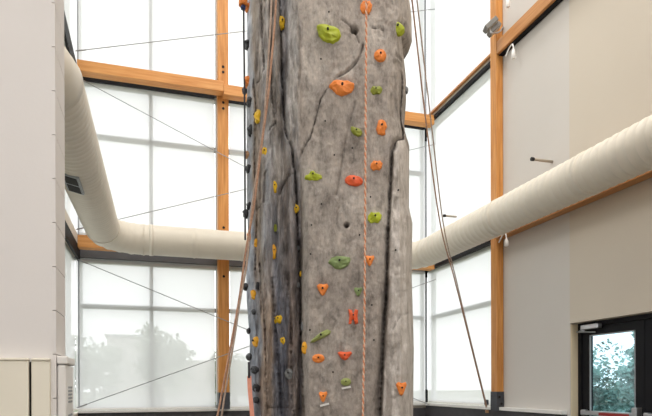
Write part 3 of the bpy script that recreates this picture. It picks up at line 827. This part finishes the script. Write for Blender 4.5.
# ------------------------------------------------------------------ climbing holds
HC = {'lime': srgb(176, 186, 40), 'olive': srgb(150, 158, 58), 'green': srgb(132, 152, 96), 'sage': srgb(150, 160, 92), 'orange': srgb(246, 142, 62),
      'redorange': srgb(238, 100, 52), 'yellow': srgb(232, 186, 30), 'amber': srgb(236, 170, 36), 'grey': srgb(120, 122, 122), 'black': srgb(44, 44, 48), 'tan': srgb(196, 150, 110)}
HM = {k: mat('hold_' + k, v, .5, var=.12, scale=18, bump=.25, bscale=60) for k, v in HC.items()}
SH = {
 'leaf': [(-1, .8), (-.7, 1), (-.1, .85), (.45, .7), (.9, .3), (1, -.25), (.8, -.7), (.35, -1), (-.1, -.85), (-.5, -.55), (-.85, 0), (-.92, .45)],
 'slant': [(-1, -.85), (-.8, -.45), (-.35, .15), (.1, .65), (.6, 1), (.95, .75), (.85, .3), (.35, -.15), (-.25, -.55), (-.7, -.9)],
 'wing': [(-1, .3), (-.7, .8), (-.1, .9), (.45, .8), (1, .5), (.98, .05), (.8, -.5), (.4, -.8), (0, -1), (-.45, -.8), (-.7, -.35), (-.98, 0)],
 'round': [(math.cos(a), math.sin(a)) for a in [k * math.pi / 6 for k in range(12)]],
 'chunk': [(-.9, .35), (-.5, .95), (.15, .8), (.6, 1), (1, .4), (.85, -.3), (.5, -.9), (-.05, -.8), (-.5, -1), (-.95, -.4)],
 'tri': [(-1, .7), (-.6, 1), (.1, .85), (.8, 1), (1, .6), (.65, -.1), (.3, -.8), (0, -1), (-.35, -.75), (-.75, 0)],
 'shelf': [(-1, -.55), (-.95, -.1), (-.55, .2), (-.3, .9), (.05, 1), (.3, .45), (.6, .25), (1, -.05), (1, -.6), (.5, -1), (-.4, -1)],
 'vert': [(-.5, .9), (.1, 1), (.8, .6), (1, .1), (.6, -.4), (.7, -.8), (.1, -1), (-.6, -.85), (-.9, -.2), (-.7, .3)],
 'aitch': [(-1, 1), (-.35, .9), (-.15, .35), (.2, .4), (.4, 1), (1, .9), (.85, .1), (1, -.85), (.35, -1), (.15, -.4), (-.2, -.35), (-.4, -.95), (-1, -1), (-.8, 0)],
}
hid = [0]
def hold(px, y, w_, h_, c, shape, label, rot=0, thick=.45, bolt=True, group=True):
    hid[0] += 1; rnd = random.Random(hid[0] * 7)
    p, n = surf(px, y)
    if px > 262: n = (n * .35 - TR_F * .65).normalized()
    if px > 390: n = (n * .3 - TR_F).normalized(); p = p + n * .014
    dep = (p - Vector((0, 0, EYE))).dot(F)
    vw = (-(p - Vector((0, 0, EYE)))).normalized()
    # on the steep left flank keep the photographed width from collapsing: tangent frame from the local wall
    k = dep / FPX
    up = Vector((0, 0, 1)); ax = up.cross(n).normalized(); ay = n.cross(ax).normalized()
    ax_w = max(.3, abs(ax.dot(TR_R)))
    a, b = w_ * k / 2 / ax_w * .98, h_ * k / 2
    a = min(a, b * 1.8 + .02) if ax_w < .7 else a
    th = thick * min(max(a, b), 1.4 * min(a, b)) * 1.1
    o = thing('climbing_hold', p, label, 'climbing hold', c_group[c] if group else None)
    bm = bmesh.new(); out = SH[shape]; m_ = 3
    # densify outline
    P = []
    for i in range(len(out)):
        x0, y0 = out[i]; x1, y1 = out[(i + 1) % len(out)]
        P += [(x0, y0), ((x0 + x1) / 2, (y0 + y1) / 2)]
    cr, sr = math.cos(math.radians(rot)), math.sin(math.radians(rot))
    rings = []; seed = rnd.uniform(0, 99)
    lev = [(1.0, -.35), (1.0, .12), (.93, .45), (.74, .78), (.45, .98), (.2, 1.04)]
    tx, ty = rnd.uniform(-.12, .12), rnd.uniform(.0, .22)
    for s, hh in lev:
        r = []
        for (x_, y_) in P:
            X = x_ * s + tx * max(hh, 0) * (1 - s * .5); Yy = y_ * s + ty * max(hh, 0)
            nn = noise.noise(Vector((X * 2.3 + seed, Yy * 2.3, hh * 1.5)))
            H = hh + (.30 * nn if hh > .2 else 0) - .25 * abs(math.sin(2.2 * X + 1.4 * Yy + seed)) * (hh > .5)
            XX, Y2 = (X * cr - Yy * sr), (X * sr + Yy * cr)
            r.append(bm.verts.new((ax * (X * a) + ay * (Yy * b) if rot == 0 else ax * (cr * X * a - sr * Yy * b) + ay * (sr * X * a + cr * Yy * b)) + n * (H * th)))
        rings.append(r)
    for A, B in zip(rings, rings[1:]):
        for i in range(len(A)):
            f = bm.faces.new((A[i], A[(i + 1) % len(A)], B[(i + 1) % len(A)], B[i])); f.smooth = rnd.random() < .4
    bm.faces.new(rings[-1])
    for v in bm.verts: v.co += p
    g = obj('grip', bm, HM[c], o)
    if bolt:
        bm = bmesh.new(); q = p + ax * a * tx * .6 + ay * b * .22 + n * th * .80
        rb = max(.0048, min(.008, .17 * min(a, b)))
        tube(bm, [q, q + n * th * .38], rb, 8); obj('bolt', bm, M['dark'], o)
    return o
c_group = {'lime': 'green climbing holds', 'olive': 'green climbing holds', 'green': 'green climbing holds', 'sage': 'green climbing holds',
           'orange': 'orange climbing holds', 'redorange': 'orange climbing holds', 'yellow': 'yellow climbing holds', 'amber': 'yellow climbing holds',
           'grey': 'dark climbing holds', 'black': 'dark climbing holds', 'tan': 'orange climbing holds'}
HOLDS = [
 (330, 35, 25, 19, 'lime', 'leaf', 'big lime green leaf-shaped climbing hold near the top of the tower', 0),
 (367, 8, 13, 13, 'orange', 'chunk', 'orange climbing hold behind the hanging rope at the top of the photo', 0),
 (342.5, 88.5, 26, 16, 'orange', 'wing', 'big bright orange climbing hold at the top of the black crack', 0),
 (398, 30, 16, 13, 'lime', 'leaf', 'lime green hold tilted on the upper right bulge of the tower', -12),
 (381, 56, 13, 12, 'orange', 'round', 'round orange hold on the upper right, above a small lime one', 0),
 (377, 91, 13, 9, 'olive', 'chunk', 'small lime hold right of the rope, below the round orange hold', 0),
 (357, 132, 13, 9, 'olive', 'leaf', 'small olive green hold just left of the rope below the crack', -10),
 (382, 128, 12, 16, 'orange', 'vert', 'knobbly upright orange hold right of the rope', 0),
 (377, 166, 13, 10, 'orange', 'chunk', 'orange hold right of rope, below the knobbly upright one', 0),
 (314, 176, 18, 10, 'lime', 'shelf', 'lime green shelf-shaped hold on the left part of main face', 0),
 (354.5, 181, 19, 11, 'redorange', 'round', 'smooth oval red-orange hold just left of the rope', -6),
 (375, 218, 15, 12, 'lime', 'chunk', 'lime green blocky hold right of the rope at mid height', 0),
 (340, 263, 23, 14, 'green', 'wing', 'wide dark green faceted hold in the middle of the tower', 8),
 (370, 261, 10, 11, 'orange', 'tri', 'orange hold right of the rope, level with the dark green hold', 0),
 (323, 290, 12, 12, 'orange', 'tri', 'orange triangular hold below left of the dark green hold', 0),
 (358.5, 292, 9, 9, 'green', 'tri', 'tiny green triangular hold left of the rope', 0),
 (353.5, 317, 10, 15, 'redorange', 'aitch', 'red-orange H-shaped climbing hold left of the rope', 0),
 (321, 336.5, 22, 14, 'sage', 'slant', 'long yellow-green hold slanting up to the right', 0),
 (318.5, 358.5, 13, 9, 'orange', 'round', 'oval red-orange hold under the slanting yellow-green hold', 0),
 (345, 356, 15, 9, 'redorange', 'tri', 'red-orange wedge hold pointing left, near the rope', 0),
 (346, 382, 11, 8, 'sage', 'round', 'pale green round hold with a white tag strip below', 0),
 (323, 397, 9, 11, 'orange', 'tri', 'lowest orange hold on main face, white tag strip below', 0),
 (401, 389, 11, 14, 'orange', 'tri', 'orange hold on the pale right pillar near the bottom', 0),
 (282.5, 23, 8, 13, 'yellow', 'vert', 'yellow hold highest up on the left flank beside the crevice', 0),
 (259.5, 117, 5, 14, 'yellow', 'vert', 'thin upright yellow hold on the left flank, level with the upper crack', 0),
 (266, 152, 7, 9, 'yellow', 'round', 'small yellow hold left of the pale rock patch', 0),
 (275, 187, 6, 13, 'yellow', 'vert', 'upright yellow hold below the pale rock patch', 0),
 (296, 208.5, 9, 9, 'yellow', 'chunk', 'yellow hold sitting in the dark crevice', -20),
 (277, 228, 7, 8, 'olive', 'chunk', 'small olive hold on the left flank above a tall yellow one', 0),
 (274, 252, 6, 15, 'amber', 'vert', 'tall amber hold below the small olive hold on the left flank', 0),
 (257, 243, 4, 9, 'amber', 'vert', 'tiny amber hold far left, level with the olive hold and tall amber one', 0),
 (301.5, 274, 4, 6, 'yellow', 'vert', 'tiny yellow hold in the crevice, between two pale grey nubs', 0),
 (254, 295, 5, 10, 'amber', 'vert', 'slim amber hold near the left edge, left of the amber pair', 0),
 (278, 319.5, 10, 9, 'yellow', 'chunk', 'yellow hold in the lower left hollow, upper of two close together', 0),
 (283.5, 341, 8, 8, 'yellow', 'round', 'round yellow hold in the lower left hollow, lower of two', 20),
 (256.5, 342, 6, 11, 'amber', 'vert', 'square amber hold low on the left flank above black holds', 0),
 (305, 348, 7, 13, 'amber', 'vert', 'upright amber hold low at the right lip of the crevice', 0),
 (248.5, 82, 5, 10, 'orange', 'vert', 'orange hold at the tower left edge, level with the timber beam', 0),
 (247.5, 155, 4, 8, 'tan', 'round', 'faded orange knob on the left edge of the tower', 0),
 (250, 237, 4, 9, 'orange', 'round', 'small orange hold behind the left ropes', 0),
 (249, 8, 4, 8, 'orange', 'round', 'orange hold at the top left edge of the tower', 0),
 (289, 374, 9, 11, 'grey', 'round', 'round dark grey hold in the lower left hollow', 0),
 (298, 248, 5, 5, 'grey', 'round', 'pale grey nub in the crevice, upper one', 0),
 (298.5, 285, 4, 5, 'grey', 'round', 'pale grey nub in the crevice, lower one', 0),
 (303, 326, 4, 9, 'grey', 'vert', 'grey upright nub in the crevice above the amber hold', 0),
 (249, 45, 4, 9, 'black', 'vert', 'black hold on the tower left edge near the top', 0),
 (246.5, 90, 5, 7, 'black', 'round', 'black knob against the timber beam at the tower left edge', 0),
 (251, 102, 5, 10, 'black', 'vert', 'black hold left of the thin yellow hold', 0),
 (252, 131, 5, 10, 'black', 'chunk', 'black hold below left of the thin yellow hold', 0),
 (249.5, 169, 4, 9, 'black', 'vert', 'black hold below the faded orange knob', 0),
 (250, 206, 4, 7, 'black', 'chunk', 'black hold on left edge between orange holds', 0),
 (247.5, 214, 5, 9, 'black', 'round', 'black knob at the tower left edge above the duct', 0),
 (246.5, 287, 5, 8, 'black', 'round', 'black knob at the left edge below the duct', 0),
 (258, 286, 4, 8, 'black', 'vert', 'black hold right of the slim amber hold', 0),
 (254.5, 312, 5, 6, 'black', 'round', 'small black hold below the slim amber hold', 0),
 (249.5, 331, 4, 6, 'black', 'chunk', 'small black knob on the edge left of the square amber hold', 0),
 (250, 357, 7, 8, 'black', 'round', 'black hold directly below the square amber hold', 0),
 (255, 370, 8, 8, 'black', 'round', 'large black hold above the red strap', 0),
 (256.5, 388, 9, 9, 'black', 'chunk', 'black hold beside the red strap, upper one', 0),
 (256, 400, 6, 7, 'black', 'round', 'black hold beside the red strap, lowest of the row', 0),
 (406.5, 91, 5, 8, 'grey', 'leaf', 'grey-green hold sticking out of the tower right edge', 0),
]
for (px, y, a, b, c, sh, lab, rot) in HOLDS:
    hold(px, y, a, b, c, sh, lab, rot, thick=.6 if c in ('black', 'yellow', 'amber') else .5, bolt=(a * b > 60))
# white tag strips under two of the holds
for (px, y, rot, lab) in ((346, 387.5, 10, 'white tag strip under the pale green round hold'), (324.5, 404.5, 15, 'white tag strip under the lowest orange hold')):
    p, n = surf(px, y); k = D0 / FPX; ax = Vector((0, 0, 1)).cross(n).normalized(); ay = n.cross(ax); r = math.radians(rot)
    a2 = ax * math.cos(r) + ay * math.sin(r); b2 = n.cross(a2)
    bm = bmesh.new(); vs = [bm.verts.new(p + a2 * i * 4.6 * k + b2 * j * .9 * k + n * (q * .004 + .012)) for i in (-1, 1) for j in (-1, 1) for q in (-1, 1)]
    for f in ((0, 1, 3, 2), (4, 6, 7, 5), (0, 4, 5, 1), (2, 3, 7, 6), (0, 2, 6, 4), (1, 5, 7, 3)): bm.faces.new([vs[i] for i in f])
    tag(obj('tag_strip', bm, M['white']), lab, 'tag', 'white tag strips on the tower')
# threaded bolt holes of the tower face
rnd = random.Random(4)
for (px, y) in ((322, 59), (326, 121), (371, 197), (322, 204), (335, 155), (353, 148), (311, 254), (372, 305), (333, 372), (312, 225), (396, 250), (399, 190), (374, 340), (330, 12), (310, 330), (360, 235)):
    p, n = surf(px, y); bm = bmesh.new(); tube(bm, [p - n * .006, p + n * .0035], .0062, 10)
    o = obj('bolt_hole', bm, M['dark'], TOWER)

# ------------------------------------------------------------------ ropes
M['rope_o'] = mat('orange_rope', srgb(222, 146, 108), .8, var=.2, scale=60)
M['rope_w'] = mat('pale_rope', srgb(232, 196, 170), .8, var=.1, scale=60)
M['rope_b'] = mat('brown_rope', srgb(178, 138, 114), .8, var=.25, scale=50)
M['rope_k'] = mat('black_rope', srgb(52, 50, 54), .7, var=.1)
M['rope_d'] = mat('weathered_rope', srgb(178, 156, 140), .8, var=.2, scale=50)
M['strap'] = mat('coral_webbing', srgb(236, 160, 136), .7, var=.08, scale=30)

def rope(pts, r, m_, label, name='climbing_rope', n=8, cat='rope', parent=None):
    bm = bmesh.new(); tube(bm, crom(pts, 8), r, n); o = obj(name, bm, m_)
    return tag(o, label, cat)
# front double rope: two strands twisted around each other
def twisted():
    knots = [(366.5, -250), (366.3, 0), (366, 60), (365.5, 130), (365, 250), (364.2, 340), (363, 416), (362.5, 520)]
    cl = []
    for (a, b) in knots:
        p, n = surf(a, min(max(b, -340), 560)); cl.append((a, b))
    base = crom([ray(a, b, D0 - .085) for a, b in knots], 40)
    L = 0; bm = bmesh.new(); acc = [0]
    for p, q in zip(base, base[1:]): acc.append(acc[-1] + (q - p).length)
    # resample
    tot = acc[-1]; N = int(tot / .010); xs = np.linspace(0, tot, N)
    B = np.array([[v.x, v.y, v.z] for v in base]); C = np.stack([np.interp(xs, acc, B[:, k]) for k in range(3)], 1)
    for ph, mi in ((0, 0), (math.pi, 1)):
        pts = [Vector(C[i]) + (TR_R * math.cos(xs[i] * 2 * math.pi / .055 + ph) + TR_F * math.sin(xs[i] * 2 * math.pi / .055 + ph)) * .0042 for i in range(N)]
        tube(bm, pts, .0052, 6, mi)
    tag(obj('climbing_rope', bm, [M['rope_o'], M['rope_w']]), 'twisted orange and white rope hanging down the front of the tower', 'rope')
twisted()
# two ropes running from the tower top to the right-hand ledge
def longrope(pix, d_top, d_bot, r, m_, label):
    y0, y1 = pix[0][1], pix[-1][1]
    pts = []
    for (a, b) in pix:
        t_ = (b - y0) / (y1 - y0); d = 1 / ((1 - t_) / d_top + t_ / d_bot); pts.append(ray(a, b, d))
    return rope(pts, r, m_, label)
longrope([(376, -320), (396, -140), (412, 0), (427, 130), (440.5, 225), (455, 281), (471, 346), (487, 410.5)], 4.6, 8.95, .0085, M['rope_b'], 'brown rope from the tower top down to the ledge, left strand')
longrope([(384, -320), (402, -140), (417, 0), (432, 130), (443.5, 225), (456.5, 281), (472, 346), (488, 410.5)], 4.65, 8.97, .0075, M['rope_d'], 'brown rope from the tower top down to the ledge, right strand')
t = thing('ledge_anchor', ray(487.5, 411, 8.95), 'small brass anchor cleat where the long ropes meet the ledge', 'anchor')
bm = bmesh.new(); p = ray(487.5, 411, 8.95); tube(bm, [p + Vector((0, 0, -.03)), p + Vector((0, 0, .015))], .035, 10); obj('cleat', bm, HM['tan'], t)
# ropes on the left flank
def dropline(pix, r, m_, label, off=-.02, d_end=4.15):
    pts = []
    for (a, b) in pix:
        pts.append(ray(a, b, D0 - .10 + .12 * min(1, max(0, (272 - a) / 20))))
    return rope(pts, r, m_, label)
dropline([(279, -330), (277.5, -100), (276, 0), (271, 65), (267, 105), (261, 150), (254, 205), (246, 250), (239, 300), (230, 350), (217.5, 416), (208, 470)], .0080, M['rope_b'], 'orange-brown rope down the left flank, ending lower left')
dropline([(274, -330), (273, -100), (271.5, 0), (268, 65), (264, 120), (258, 165), (251, 215), (247, 262), (241, 295), (234, 340), (224, 400), (214, 470)], .0075, M['rope_d'], 'pale brown thinner rope beside the orange-brown one on the left flank')
rope([ray(243.5, -330, 4.62), ray(243.7, 0, 4.62), ray(244.2, 60, 4.62), ray(244.8, 130, 4.62), ray(245, 200, 4.64), ray(245.2, 240, 4.66)], .0075, M['rope_k'], 'thin black rope hanging straight down the tower left edge')
t = thing('belay_device', ray(243, 4, 4.60), 'small orange and blue belay device on the black rope', 'belay device')
bm = bmesh.new(); p = ray(243, 2, 4.60); tube(bm, [p + Vector((0, 0, -.03)), p + Vector((0, 0, .03))], .035, 10); obj('body', bm, HM['orange'], t)
bm = bmesh.new(); p = ray(243.2, 7.5, 4.60); tube(bm, [p + Vector((0, 0, -.012)), p + Vector((0, 0, .012))], .02, 10); obj('clip', bm, mat('blue_clip', srgb(50, 66, 110), .5), t)
# coral webbing strap
bm = bmesh.new()
A = [(249.2, 376), (250, 392), (252.2, 416), (254, 450)]
pts = [ray(a, b, 4.36) for a, b in A]
prev = None
for p in crom(pts, 5):
    cur = [bm.verts.new(p + TR_R * i * .016 + TR_F * j * .003) for i, j in ((-1, -1), (1, -1), (1, 1), (-1, 1))]
    if prev:
        for k in range(4): bm.faces.new((prev[k], prev[(k + 1) % 4], cur[(k + 1) % 4], cur[k]))
    else: bm.faces.new(cur)
    prev = cur
bm.faces.new(prev)
ts = tag(obj('webbing_strap', bm, M['strap']), 'flat coral red webbing strap at the bottom left of the tower', 'strap')
bm = bmesh.new(); tube(bm, [ray(249, 362, 4.36), ray(249.2, 378, 4.36)], .010, 8); obj('buckle', bm, M['rope_k'], ts)
